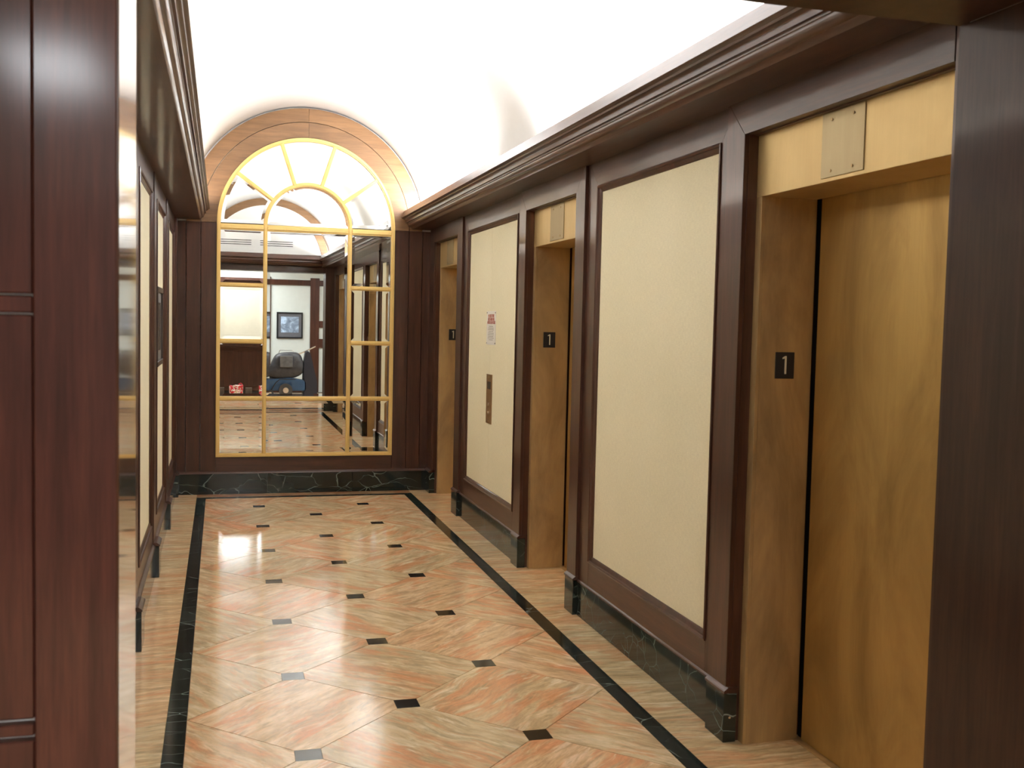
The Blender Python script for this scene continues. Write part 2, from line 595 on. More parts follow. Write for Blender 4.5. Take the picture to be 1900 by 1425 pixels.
FX0, FX1, FY0, FY1 = GX-2*PX, GX+2*PX, GY-4*PY, GY+12*PY     # -.123..1.661, 2.534..9.611
FY0 = GY-4*PY
SW = 0.078
g = 0.001
field(FX0+g, FX1-g, FY0+g, FY1-g)
# black border strips in lengths
L_ = 2*PY
for k in range(8):
    a, b = FY0+k*L_, FY0+(k+1)*L_
    for x0, x1 in ((FX0-SW, FX0-g), (FX1+g, FX1+SW)):
        tile('border_strip', [(x0, a+g), (x1, a+g), (x1, b-g), (x0, b-g)], BLACKM, 0.0)
for y0 in (FY1+g, FY0-SW):
    for xa, xb in ((FX0-SW, XC), (XC, FX1+SW)):
        tile('border_strip', [(xa+g/2, y0), (xb-g/2, y0), (xb-g/2, y0+SW-g), (xa+g/2, y0+SW-g)], BLACKM, 0.0)
# outer border of pale tiles, running to the walls and into the lift openings
for k in range(-1, 9):
    a, b = FY0+k*L_, FY0+(k+1)*L_
    a, b = max(a, YP1-0.02), min(b, 9.86)
    if b-a < 0.02: continue
    tile('border_tile', [(XL-0.02, a+g), (FX0-SW-g, a+g), (FX0-SW-g, b-g), (XL-0.02, b-g)], MARBLE_B, 0.12)
    tile('border_tile', [(FX1+SW+g, a+g), (2.24, a+g), (2.24, b-g), (FX1+SW+g, b-g)], MARBLE_B, -0.06)
tile('border_tile', [(FX0-SW, FY1+SW+g), (XC, FY1+SW+g), (XC, 9.87), (FX0-SW, 9.87)], MARBLE_PINK, 0.0)
tile('border_tile', [(XC+g, FY1+SW+g), (FX1+SW, FY1+SW+g), (FX1+SW, 9.87), (XC+g, 9.87)], MARBLE_PINK, 0.0)
tile('border_tile', [(FX0-SW, YP1-0.02), (XC, YP1-0.02), (XC, FY0-SW-g), (FX0-SW, FY0-SW-g)], MARBLE_PINK, 0.0)
tile('border_tile', [(XC+g, YP1-0.02), (FX1+SW, YP1-0.02), (FX1+SW, FY0-SW-g), (XC+g, FY0-SW-g)], MARBLE_PINK, 0.0)
# lobby floor beyond the portal
tile('threshold_strip', [(XPL, 2.18), (XPR, 2.18), (XPR, 2.205), (XPL, 2.205)], BLACKM, 0.0)
for ya, yb, mt in ((2.206, 2.249, MARBLE_PINK), (1.901, 2.179, MARBLE_PINK)):
    for xa, xb in ((XPL, XC), (XC+g, XPR)):
        tile('threshold_slab', [(xa, ya), (xb, ya), (xb, yb), (xa, yb)], mt, 0.0)
for k in range(6):
    xa = -3.0+k*1.165
    tile('threshold_strip', [(xa, 1.72), (xa+1.163, 1.72), (xa+1.163, 1.90), (xa, 1.90)], BLACKM, 0.0)
    tile('threshold_slab', [(xa, 1.431), (xa+1.163, 1.431), (xa+1.163, 1.718), (xa, 1.718)], MARBLE_B, 0.0)
    tile('threshold_strip', [(xa, 1.40), (xa+1.163, 1.40), (xa+1.163, 1.43), (xa, 1.43)], BLACKM, 0.0)
field(-2.2, 3.6, -3.6, 1.399)

# ------------------------------------------------------------------ setting: walls
# right wall: core blocks between the lift openings
bm = bmesh.new()
for a, b in ((YP1, 2.46), (3.64, 5.60), (6.60, 8.66), (9.65, 10.0)):
    bxm(bm, 1.952, 2.26, a, b, 0, 2.36)
bxm(bm, 1.952, 2.26, YP1, 10.0, 2.36, 2.58)
bxm(bm, 2.26, 2.34, YP1, 10.0, 0, 2.58)
WR = tag(mk('wall_right', bm, WOOD_V), 'right wall of dark panelling with cream insets between lift doors', kind='structure')

# left wall core
bm = bmesh.new()
bxm(bm, XL-0.12, XL-0.02, YP1, 10.0, 0, 2.58)
WL = tag(mk('wall_left', bm, WOOD_V), 'left wall of dark panelling with cream insets', kind='structure')

# end wall
bm = bmesh.new()
bxm(bm, XL-0.12, 2.34, 9.90, 10.0, 0, 3.75)
WB = tag(mk('wall_end', bm, PLASTER), 'end wall with arched wooden surround', kind='structure')

# portal wall towards the lobby
bm = bmesh.new()
P = [(-3.2, 0), (XPL-0.005, 0), (XPL-0.005, ZPT+0.005), (XPR+0.005, ZPT+0.005), (XPR+0.005, 0), (4.2, 0), (4.2, 3.75), (-3.2, 3.75)]
prism_m(bm, P, 'y', YP0+0.03, YP1-0.03)
WF = tag(mk('wall_front', bm, PLASTER), 'portal wall at the near end of the hall', kind='structure')


# ------------------------------------------------------------------ crown profile
PR = [(1.660, 2.656), (1.632, 2.589), (1.640, 2.584), (1.652, 2.581), (1.655, 2.573), (1.664, 2.572), (1.674, 2.567), (1.682, 2.558), (1.687, 2.548), (1.689, 2.538),
      (1.694, 2.535), (1.6945, 2.530), (1.697, 2.519), (1.704, 2.511), (1.713, 2.507), (1.722, 2.5065), (1.727, 2.501), (1.731, 2.4945), (1.740, 2.488)]


def soft_edges(o, ang=0.6):
    bm = bmesh.new()
    bm.from_mesh(o.data)
    for f in bm.faces:
        f.smooth = len(f.verts) <= 4
    for e in bm.edges:
        e.smooth = len(e.link_faces) == 2 and e.calc_face_angle(9.0) < ang
    bm.to_mesh(o.data)
    bm.free()
    return o


def crown(name, xf, a, b, axis, back, mat):
    pts = [(xf(x), z) for x, z in PR]+[(xf(back), 2.488), (xf(back), 2.545), (xf(1.675), 2.545), (xf(1.675), 2.656)]
    return soft_edges(prism(name, pts, axis, a, b, mat))


T1 = tag(crown('trim_1', lambda x: x, YP1, 9.88, 'y', 1.955, WOOD_Y), 'moulded dark wood crown along the right wall', kind='structure')
T2 = tag(crown('trim_2', lambda x: -0.1046-(x-1.632)*0.77, YP1, 9.88, 'y', 2.03, WOOD_Y), 'moulded dark wood crown along the left wall', kind='structure')
# crown across the lobby end (runs in x, faces +y)
pts = [(YP1+(1.93-x), z) for x, z in PR]+[(YP1-0.01, 2.488), (YP1-0.01, 2.545), (YP1+0.255, 2.545), (YP1+0.255, 2.656)]
T3 = tag(soft_edges(prism('trim_3', pts, 'x', -0.17, 1.70, WOOD_X)), 'moulded dark wood crown across the near end of the hall', kind='structure')

# ------------------------------------------------------------------ vaulted ceiling
bm = bmesh.new()
ring_m(bm, XC, ZS+0.004, RV, RV+0.05, YP1-0.03, 9.92, 0.026, pi-0.026, 72)
bxm(bm, XC+RV-0.001, XC+RV+0.13, YP1-0.03, 9.92, 2.494, 2.53)
bxm(bm, XC-RV-0.13, XC-RV+0.001, YP1-0.03, 9.92, 2.494, 2.53)
CE = mk('ceiling', bm, PLASTER, smooth=False)
for p in CE.data.polygons:
    p.use_smooth = len(p.vertices) == 4 and abs(p.normal.y) < 0.1
tag(CE, 'white barrel vaulted ceiling lit from hidden coves', kind='structure')

# cove tubes: two on the right with a dark gap between, one run on the left


def cove(name, x, z, y0, y1, dx, label, power):
    r = root(name, (x, (y0+y1)/2, z-0.03), label, 'light', 'hidden cove tubes')
    box('tube_base', x-0.02, x+0.02, y0, y1, z-0.03, z-0.012, PLASTER, r, 0)
    cyl('glass_tube', (x, y0, z), (x, y1, z), 0.012, TUBE, r, 10)
    ld = bpy.data.lights.new('cove_light', 'AREA')
    ld.shape = 'RECTANGLE'; ld.size = 0.03; ld.size_y = y1-y0
    ld.energy = power*(y1-y0)
    ld.color = COVE_WARM if x < 0 else COVE_COL
    lo = bpy.data.objects.new('cove_light', ld)
    place(lo, (x, (y0+y1)/2, z+0.014), r)
    lo.rotation_euler = (0, math.atan2(-dx, 1)+pi, 0)


cove('cove_tube', 1.80, 2.60, 2.45, 5.78, -0.35, 'white cove tube behind the right crown, near length', COVE_R)
cove('cove_tube', 1.80, 2.60, 7.38, 9.84, -0.35, 'white cove tube behind the right crown, far length', COVE_RF)
cove('cove_tube', -0.27, 2.60, 2.45, 9.84, 0.35, 'long white cove tube behind the left crown', COVE_L)

# ------------------------------------------------------------------ right wall joinery
ZB, ZTOP = 0.20, 2.488


def fabric_bay(a, b, x, s, par, fy0, fy1, fz0, fz1, seam=None, pw0=0.08, pw1=0.12):
    """boards round a recessed fabric panel; s=+1: wall on the right (faces -x), s=-1: wall on the left"""
    def X(d): return x+s*d
    def bx(nm, d0, d1, y0, y1, z0, z1, mt, bev=0.002):
        q = sorted((X(d0), X(d1)))
        return box(nm, q[0], q[1], y0, y1, z0, z1, mt, par, bev)
    m = 0.035
    y0, y1, zt, zz = fy0-m, fy1+m, fz1+m, 2.4885
    w0, w1 = min(pw0, zz-zt), min(pw1, zz-zt)
    q_ = sorted((X(0.0), X(0.03)))
    prism('stile', [(a, ZB), (y0, ZB), (y0, zt), (y0-w0, zt+w0), (y0-w0, zz), (a, zz)] if y0-w0 > a+0.001 else [(a, ZB), (y0, ZB), (y0, zt), (a, zt+w0)], 'x', q_[0], q_[1], WOOD_V, par)
    prism('stile', [(b, ZB), (y1, ZB), (y1, zt), (y1+w1, zt+w1), (y1+w1, zz), (b, zz)] if y1+w1 < b-0.001 else [(b, ZB), (y1, ZB), (y1, zt), (b, zt+w1)], 'x', q_[0], q_[1], WOOD_V, par)
    e = 0.0012
    top = [(y0+e, zt), (y1-e, zt), (y1+w1-e, zt+w1), (y1+w1-e, zz), (y0-w0+e, zz), (y0-w0+e, zt+w0)]
    prism('rail', top, 'x', q_[0], q_[1], WOOD_Y, par)
    bx('rail', 0.0, 0.03, fy0-m+0.001, fy1+m-0.001, ZB, fz0-m, WOOD_Y)
    # sloping moulding round the fabric
    bm = bmesh.new()
    o0, o1 = [(fy0-m, fz0-m), (fy1+m, fz0-m), (fy1+m, fz1+m), (fy0-m, fz1+m)], [(fy0, fz0), (fy1, fz0), (fy1, fz1), (fy0, fz1)]
    def lerp(t): return [(p[0]+(q[0]-p[0])*t, p[1]+(q[1]-p[1])*t) for p, q in zip(o0, o1)]
    lv = [(0.0, 0.02), (0.0, -0.006), (0.18, -0.008), (0.36, -0.004), (0.42, 0.003), (0.80, 0.010), (0.85, 0.006), (1.0, 0.010), (1.0, 0.022)]
    rg = [[bm.verts.new((X(d), y, z)) for y, z in lerp(t)] for t, d in lv]
    for u, v in zip(rg[:-1], rg[1:]):
        for i in range(4):
            bm.faces.new((u[i], u[(i+1) % 4], v[(i+1) % 4], v[i]))
    mk('panel_moulding', bm, WOOD_V, par)
    if seam:
        bx('fabric_panel', 0.014, 0.022, fy0, seam-0.0012, fz0, fz1, FABRIC, 0.001)
        bx('fabric_panel', 0.014, 0.022, seam+0.0012, fy1, fz0, fz1, FABRIC, 0.001)
    else:
        bx('fabric_panel', 0.014, 0.022, fy0, fy1, fz0, fz1, FABRIC, 0.001)


def pilaster(y0, y1, x, s, par, proud=0.018):
    q = sorted((x-s*proud, x+s*0.004))
    box('pilaster', q[0], q[1], y0, y1, ZB+0.012, 2.4885, WOOD_V, par, 0.002)


fabric_bay(3.64, 5.60, XR, 1, WR, 3.90, 5.26, 0.367, 2.327, None, 0.08, 0.12)
fabric_bay(6.60, 8.66, XR, 1, WR, 6.87, 8.29, 0.367, 2.327, 7.60)
def casing(y0, y1, open_low):
    """pilaster beside an opening, its head mitred to the head rail; open_low: the opening is on the low-y side"""
    h = 2.4885-2.357
    if open_low:
        P = [(y0, ZB+0.012), (y1, ZB+0.012), (y1, 2.4885), (y0+h, 2.4885), (y0, 2.357)]
    else:
        P = [(y0, ZB+0.012), (y1, ZB+0.012), (y1, 2.357), (y1-h, 2.4885), (y0, 2.4885)]
    bm = bmesh.new()
    prism_m(bm, P, 'x', 1.912, 1.934)
    bmesh.ops.bevel(bm, geom=list(bm.edges), offset=0.0015, segments=1, affect='EDGES')
    mk('pilaster', bm, WOOD_V, WR)


for a, b, lo in ((3.64, 3.785, True), (5.45, 5.60, False), (6.60, 6.75, True), (8.47, 8.66, False)):
    casing(a, b, lo)
for a, b in OPEN:
    h = 2.4885-2.357
    hb = 0.0 if b > 9 else h
    ha = 0.0 if a < 3 else h
    prism('head_rail', [(a+0.001, 2.357), (b-0.001, 2.357), (b+hb-0.001, 2.4885), (a-ha+0.001, 2.4885)], 'x', 1.9125, 1.953, WOOD_Y, WR)
# near and far piers
box('pier_panel', 1.915, 1.955, YP1, 2.4605, ZB, 2.4885, WOOD_V, WR)
box('pier_panel', 1.915, 1.955, 9.655, 9.86, ZB, 2.4885, WOOD_V, WR)
# wood returns into the openings
for a, b in OPEN:
    box('opening_return', 1.93, 1.972, b-0.004, b+0.02, ZB, 2.357, WOOD_V, WR, 0)
    box('opening_return', 1.93, 1.972, a-0.02, a+0.004, ZB, 2.357, WOOD_V, WR, 0)
    box('opening_return', 1.95, 1.972, a, b, 2.352, 2.372, WOOD_Y, WR, 0)

# ------------------------------------------------------------------ baseboards (black marble)


def base_group(name, segs, s, xf, label):
    """segs: (y0,y1,face_x,is_plinth)"""
    r = bpy.data.objects.new(name, None)
    place(r, (xf, 6.0, 0))
    tag(r, label, kind='structure')
    for y0, y1, fx, pl in segs:
        back = 1.955 if s > 0 else XL-0.03
        q = sorted((fx, back))
        box('plinth_block' if pl else 'marble_base', q[0], q[1], y0, y1, 0.0, 0.197 if pl else 0.190, BLACKM, r, 0.002)
        z = 0.197 if pl else 0.190
        ff = fx-s*0.004 if pl else fx-s*0.002
        pts = [(ff, z), (back, z), (back, z+0.022), (ff+s*0.018, z+0.022), (ff+s*0.010, z+0.016), (ff+s*0.004, z+0.012), (ff, z+0.008)]
        prism('base_cap', pts, 'y', y0-(0.004 if pl else 0), y1+(0.004 if pl else 0), WOOD_Y, r)
    return r


BR = base_group('baseboard_right', [
    (YP1, 2.45, 1.90, True),
    (3.626, 3.785, 1.90, True), (3.785, 5.452, XRB, False), (5.452, 5.595, 1.90, True),
    (6.59, 6.75, 1.90, True), (6.75, 8.46, XRB, False), (8.46, 8.662, 1.90, True),
    (9.65, 9.86, 1.90, True)], 1, 1.93, 'black veined marble base along the right wall')
LP = [3.745, 5.24, 6.735, 8.25]
segs = [(YP1, 2.6, -0.36, True), (2.6, 3.745, -0.385, False)]
for i, p in enumerate(LP):
    segs.append((p, p+0.20, -0.36, True))
    e = LP[i+1] if i+1 < len(LP) else 9.72
    segs.append((p+0.20, e, -0.385, False))
segs.append((9.72, 9.86, -0.36, True))
BL = base_group('baseboard_left', segs, -1, XL, 'black veined marble base along the left wall')
BB = bpy.data.objects.new('baseboard_end', None)
place(BB, (XC, 9.85, 0)); tag(BB, 'black veined marble base under the arched mirror', kind='structure')
for a, b in ((XL, 0.42), (0.4215, 1.20), (1.2015, 1.90)):
    box('marble_base', a, b, 9.845, 9.90, 0.0, 0.188, BLACKM, BB, 0.001)
prism('base_cap', [(9.842, 0.188), (9.90, 0.188), (9.90, 0.21), (9.858, 0.21), (9.848, 0.20)], 'x', XL, 1.91, WOOD_X, BB)

# ------------------------------------------------------------------ left wall joinery
bays = [(2.6, 3.745, 2.75, 3.57)]
for p in LP:
    e = p+1.495 if p < 8 else 9.72
    bays.append((p+0.20, e, p+0.38, p+1.37))
for a, b, f0, f1 in bays:
    fabric_bay(a, b, XL, -1, WL, f0, f1, 0.367, 2.327)
for p in [YP1]+LP:
    pilaster(p, p+0.20, XL, -1, WL, 0.008)
box('pilaster', XL-0.02, XL+0.02, 9.72, 9.86, ZB, 2.4885, WOOD_V, WL)

# ------------------------------------------------------------------ end wall joinery
ZMB, RO, RI = 0.342, 0.808, 0.774
YB = 9.902


def board(nm, x0, x1, z0, z1, mat, dy=0.0, bev=0.002):
    return box(nm, x0, x1, YE+dy, YB, z0, z1, mat, WB, bev)


g = 0.002
board('outer_stile', XL, -0.306-g, 0.208, ZS, WOOD_V, 0.01)
board('middle_stile', -0.306+g, XC-0.945-g, 0.208, ZS, WOOD_V)
board('inner_stile', XC-0.945+g, XC-RO, 0.208, ZS, WOOD_V)
board('inner_stile', XC+RO, XC+0.945-g, 0.208, ZS, WOOD_V)
board('middle_stile', XC+0.945+g, 1.84-g, 0.208, ZS, WOOD_V)
board('outer_stile', 1.84+g, 1.96, 0.208, ZS, WOOD_V, 0.01)
board('bottom_rail', XC-RO+0.001, XC+RO-0.001, 0.208, ZMB-0.001, WOOD_X)
ARCH_M = WOOD_ARCH_LIT
for a0, a1 in ((0, pi/2-0.0008), (pi/2+0.0008, pi)):
    ring('inner_arch_board', XC, ZS+0.001, RO, 0.943, YE, YB, a0, a1, ARCH_M, WB, 40)
    ring('outer_arch_board', XC, ZS+0.001, 0.948, 1.07, YE, YB, a0, a1, ARCH_M, WB, 40)

# ------------------------------------------------------------------ arched mirror
MR = root('arched_mirror', (XC, YE, ZMB), 'tall arched mirror with gilt bars and many panes on the far wall', 'mirror')
YF0, YF1 = 9.832, 9.868


def gold_bar(nm, x0, x1, z0, z1, y0=YF0):
    """bar with a stepped face"""
    bm = bmesh.new()
    bxm(bm, x0, x1, y0+0.012, YF1, z0, z1, 0.001)
    w_ = min(x1-x0, z1-z0)*0.22
    if (x1-x0) < (z1-z0):
        bxm(bm, x0+w_, x1-w_, y0, y0+0.014, z0, z1, 0.002)
    else:
        bxm(bm, x0, x1, y0, y0+0.014, z0+w_, z1-w_, 0.002)
    return mk(nm, bm, GOLD, MR)


fr = bmesh.new()
# outer frame as one part: two sides, bottom and arch, stepped
for r0, r1, ya in ((RI, RO, YF0+0.010), (RI+0.012, RO-0.006, YF0-0.002)):
    ring_m(fr, XC, 2.465, r0, r1, ya, YF1, 0, pi, 72)
    dz = RO-r1
    bxm(fr, XC-r1, XC-r0, ya, YF1, ZMB+dz, 2.4649)
    bxm(fr, XC+r0, XC+r1, ya, YF1, ZMB+dz, 2.4649)
    bxm(fr, XC-r0-0.0001, XC+r0+0.0001, ya+0.0002, YF1, ZMB+dz+0.0001, ZMB+dz+(r1-r0))
mk('frame', fr, GOLD, MR)
XV = (0.385, 1.153)
HB = [0.879, 1.403, 1.914, 2.437]
for x in XV:
    gold_bar('upright_bar', x-0.018, x+0.018, ZMB+0.034, 2.407)
for z in HB:
    hw = 0.028 if z > 2.4 else 0.02
    gold_bar('cross_bar', XC-RI, XV[0]-0.018, z-hw, z+hw, YF0+0.003)
    gold_bar('cross_bar', XV[1]+0.018, XC+RI, z-hw, z+hw, YF0+0.003)
    if z in (0.879, 2.437):
        gold_bar('cross_bar', XV[0]+0.018, XV[1]-0.018, z-hw, z+hw, YF0+0.003)
for x in XV:
    gold_bar('upright_bar', x-0.018, x+0.018, 2.407, 2.467)
rin = (XV[1]-XV[0])/2
bm = bmesh.new()
ring_m(bm, XC+0.004, 2.465, rin-0.018, rin+0.018, YF0+0.012, YF1, 0, pi, 40)
ring_m(bm, XC+0.004, 2.465, rin-0.010, rin+0.010, YF0, YF0+0.014, 0, pi, 40)
mk('inner_arch_bar', bm, GOLD, MR)
for k in range(1, 5):
    a = k*pi/5
    c, s = math.cos(a), math.sin(a)
    bm = bmesh.new()
    for hw, ya, yb in ((0.017, YF0+0.012, YF1), (0.010, YF0+0.001, YF0+0.014)):
        r0, r1 = rin+0.010, RI+0.008
        pts = [(XC+r0*c-hw*s, 2.465+r0*s+hw*c), (XC+r1*c-hw*s, 2.465+r1*s+hw*c), (XC+r1*c+hw*s, 2.465+r1*s-hw*c), (XC+r0*c+hw*s, 2.465+r0*s-hw*c)]
        prism_m(bm, pts, 'y', ya, yb)
    mk('radial_bar', bm, GOLD, MR)
backing = bmesh.new()
ring_m(backing, XC, 2.465, 0.005, RI+0.01, 9.872, 9.885, 0, pi, 40)
bxm(backing, XC-RI-0.01, XC+RI+0.01, 9.872, 9.885, ZMB+0.01, 2.465)
mk('backing_board', backing, DARK, MR)


def pane(outline, bev=0.040, depth=-0.0009, tz=0.0, tx=0.0, nm='mirror_pane'):
    bm = bmesh.new()
    yb = 9.866
    vs = [bm.verts.new((x, yb, z)) for x, z in outline]
    f = bm.faces.new(vs)
    f.normal_update()
    if f.normal.y > 0:
        f.normal_flip()
    bmesh.ops.inset_individual(bm, faces=[f], thickness=bev, depth=0.0, use_even_offset=True)
    for v in f.verts:
        v.co.y -= depth
    xs = [p[0] for p in outline]; zs = [p[1] for p in outline]
    org = Vector(((min(xs)+max(xs))/2, yb, (min(zs)+max(zs))/2))
    for v in bm.verts: v.co -= org
    me = bpy.data.meshes.new(nm); bm.to_mesh(me); bm.free()
    me.materials.append(MIRROR)
    o = bpy.data.objects.new(nm, me)
    place(o, org, MR)
    o.rotation_euler = (tx, 0, tz)
    return o


def rect(x0, x1, z0, z1): return [(x0, z0), (x1, z0), (x1, z1), (x0, z1)]


zr = [ZMB+0.03, 0.879, 1.403, 1.914, 2.437]
tl = [(0.0050, 0.0050), (0.0048, 0.0006), (0.0052, 0.0), (0.0045, -0.0003)]
tr = [(0.0060, 0.0050), (0.0058, 0.0004), (0.0062, 0.0002), (0.0055, -0.0004)]
for i in range(4):
    pane(rect(XC-RI, XV[0]-0.006, zr[i]+0.006, zr[i+1]-0.006), 0.040, tz=tl[i][0], tx=tl[i][1])
    pane(rect(XV[1]+0.006, XC+RI, zr[i]+0.006, zr[i+1]-0.006), 0.040, tz=tr[i][0], tx=tr[i][1])
pane(rect(XV[0]+0.006, XV[1]-0.006, zr[0]+0.006, 0.873), 0.040, tz=0.0078, tx=0.0066)
pane(rect(XV[0]+0.006, XV[1]-0.006, 0.885, 2.431), 0.040, tz=0.0078, tx=-0.0008)
n = 24
pane([(XC+0.004+(rin-0.008)*math.cos(pi*i/n), 2.468+(rin-0.008)*math.sin(pi*i/n)) for i in range(n+1)], 0.03, tz=0.002)
for k in range(5):
    a0, a1 = k*pi/5, (k+1)*pi/5
    d0, d1 = 0.008/rin, 0.008/RI
    P = [(XC+(rin+0.008)*math.cos(a0+d0+(a1-a0-2*d0)*i/8), 2.466+(rin+0.008)*math.sin(a0+d0+(a1-a0-2*d0)*i/8)) for i in range(9)]
    P += [(XC+RI*math.cos(a1-d1-(a1-a0-2*d1)*i/10), 2.466+RI*math.sin(a1-d1-(a1-a0-2*d1)*i/10)) for i in range(11)]
    pane(P, 0.03, tz=0.002*random.uniform(-1, 1.5), tx=0.002*random.uniform(-1, 1))

# ------------------------------------------------------------------ lift doors
def lift_door(name, a, b, label, plate, far):
    r = bpy.data.objects.new(name, None)
    place(r, (2.2, (a+b)/2, 0)); tag(r, label, kind='structure')
    yj = b-0.045                      # face of far jamb lining
    yn = a+0.065
    zh = 2.121
    # far jamb: flange + lining
    bm = bmesh.new()
    bxm(bm, 1.970, 1.985, yj, b-0.003, 0.0, zh, 0.001)
    bxm(bm, 1.985, 2.206, yj, b-0.003, 0.0, zh, 0)
    mk('jamb', bm, BRASS_J, r)
    bm = bmesh.new()
    bxm(bm, 1.970, 1.985, a+0.003, yn, 0.0, zh, 0.001)
    bxm(bm, 1.985, 2.206, a+0.003, yn, 0.0, zh, 0)
    mk('jamb', bm, BRASS_J, r)
    box('header', 1.970, 2.206, a+0.003, b-0.003, zh, 2.354, BRASS_H, r, 0.001)
    # door leaf
    box('door_leaf', 2.212, 2.235, yn-0.03, yj-0.022, 0.008, zh+0.02, BRASS, r, 0.002)
    box('door_gap', 2.232, 2.238, a+0.01, b-0.01, 0.0, zh+0.03, DARK, r, 0)
    box('door_sill', 2.19, 2.232, yn, yj, -0.004, 0.006, BRASS_J, r, 0.001)
    if plate:
        p = box('access_plate', 1.966, 1.971, plate[0], plate[1], 2.134, 2.351, BRASS_P, r, 0.001)
        for yy in (plate[0]+0.06, plate[1]-0.06):
            for zz in (2.155, 2.325):
                cyl('screw', (1.9655, yy, zz), (1.9635, yy, zz), 0.005, BRASS_J, p, 8)
    return r


lift_door('door_1', 2.46, 3.64, 'bronze lift door nearest the viewer at the right', (2.945, 3.19), False)
lift_door('door_2', 5.60, 6.60, 'bronze lift door between the two cream wall panels', (5.98, 6.24), False)
lift_door('door_3', 8.66, 9.65, 'bronze lift door farthest away beside the arched mirror', (9.06, 9.33), True)


def text_mesh(name, body, size, mat, parent, loc, rot, extrude=0.0004, sx=1.0, bold=0.0):
    c = bpy.data.curves.new(name, 'FONT')
    c.body = body
    c.size = size
    c.extrude = extrude
    c.offset = bold
    c.align_x = 'CENTER'; c.align_y = 'CENTER'
    c.resolution_u = 3
    t = bpy.data.objects.new(name, c)
    COL.objects.link(t)
    bpy.context.view_layer.update()
    me = bpy.data.meshes.new_from_object(t)
    bpy.data.objects.remove(t)
    bpy.data.curves.remove(c)
    me.transform(Matrix.Diagonal((sx, 1, 1, 1)))
    me.materials.clear(); me.materials.append(mat)
    me.name = name
    o = bpy.data.objects.new(name, me)
    place(o, loc, parent)
    o.rotation_euler = rot
    return o


for x0, yj, z0, z1, lab in ((2.050, 3.595, 1.431, 1.533, 'black floor number plate on the near lift door jamb'),
                            (2.036, 6.555, 1.467, 1.568, 'black floor number plate on the middle lift door jamb'),
                            (2.056, 9.605, 1.451, 1.553, 'black floor number plate on the farthest lift door jamb')):
    r = root('floor_number_sign', (x0+0.04, yj, z0), lab+' reading 1', 'sign')
    box('plate', x0, x0+0.081, yj-0.004, yj+0.0005, z0, z1, PLATE, r, 0.001)
    # the numeral, drawn as a stem with a short flag
    cx, cz = x0+0.043, (z0+z1)/2
    bm = bmesh.new()
    prism_m(bm, [(cx-0.004, cz-0.033), (cx+0.0035, cz-0.033), (cx+0.0035, cz+0.036), (cx-0.003, cz+0.036), (cx-0.014, cz+0.030), (cx-0.014, cz+0.024), (cx-0.004, cz+0.027)], 'y', yj-0.0055, yj-0.0038)
    mk('numeral', bm, NUM, r)

# notice on the far cream panel
XN = 1.944
r = root('fire_notice', (XN, 7.575, 1.457), 'white paper notice with red capitals pinned to the far cream panel', 'notice')
box('paper', XN-0.0015, XN, 7.44, 7.71, 1.457, 1.708, WHITE_P, r, 0)
RN = (pi/2, 0, -pi/2)
for i, (t, sz) in enumerate((('IN CASE OF FIRE', 0.030), ('USE STAIRS AND', 0.032), ('AVOID ELEVATORS', 0.032))):
    text_mesh('lettering', t, sz, RED_INK, r, (XN-0.0022, 7.575, 1.672-i*0.025), RN, 0.0003, 0.80 if i < 2 else 0.85, 0.0006)
for k in range(9):
    wd = (0.16, 0.19, 0.2, 0.17, 0.19, 0.2, 0.18, 0.2, 0.15)[k]
    zz = 1.592-k*0.0125
    box('text_line', XN-0.0021, XN-0.0014, 7.575-wd/2+0.02, 7.575+wd/2-0.01, zz, zz+0.004, GREY_INK, r, 0)
for yy in (7.452, 7.698):
    for zz in (1.469, 1.696):
        cyl('pin', (XN-0.0015, yy, zz), (XN-0.005, yy, zz), 0.0045, GREY_INK, r, 8)

# call button plate
r = root('call_button_plate', (XN, 7.59, 0.865), 'tall narrow bronze call button plate on the far cream panel', 'call button')
box('plate', XN-0.005, XN, 7.51, 7.67, 0.865, 1.235, BRASS_D, r, 0.001)
box('display', XN-0.0065, XN-0.004, 7.545, 7.635, 1.125, 1.180, BLACK, r, 0.0005)
for zz in (1.01, 0.945):
    cyl('button', (XN-0.005, 7.59, zz), (XN-0.009, 7.59, zz), 0.012, SILVER, r, 12)
for zz in (0.885, 1.215):
    cyl('screw', (XN-0.005, 7.59, zz), (XN-0.0065, 7.59, zz), 0.005, BRASS, r, 8)

# small stop on the near plinth
cyl('screw', (1.925, 3.626, 0.10), (1.925, 3.6235, 0.10), 0.005, SILVER, BR, 10)

# ------------------------------------------------------------------ picture on the left wall
r = root('picture_frame', (-0.395, 7.55, 1.29), 'dark framed picture hung on the left wall, seen edge on', 'picture')
y0, y1, z0, z1 = 7.02, 7.64, 1.29, 1.806
bm = bmesh.new()
for a in ((y0, y1, z0, z0+0.035), (y0, y1, z1-0.035, z1), (y0, y0+0.035, z0+0.035, z1-0.035), (y1-0.035, y1, z0+0.035, z1-0.035)):
    bxm(bm, -0.414, -0.386, a[0], a[1], a[2], a[3], 0.003)
mk('frame', bm, plain('dark_brown_frame', (0.03, 0.018, 0.012), 0.35), r)
box('mat_board', -0.412, -0.400, y0+0.03, y1-0.03, z0+0.03, z1-0.03, plain('grey_mat', (0.16, 0.15, 0.14), 0.6), r, 0)


def print_mat(name, sky, sand):
    m, nt, bs = newmat(name)
    v = coords(nt, (1, 1, 1))
    n1 = noise(nt, v, 6.0, 5, 0.6, 0.8)
    rr = ramp(nt, [(0.35, sand), (0.5, tuple(c*0.5 for c in sky)), (0.62, sky)])
    L(nt, n1, rr.inputs[0]); L(nt, rr.outputs[0], bs.inputs['Base Color'])
    bs.inputs['Roughness'].default_value = 0.5
    bs.inputs['Coat Weight'].default_value = 1.0
    bs.inputs['Coat Roughness'].default_value = 0.02
    return m


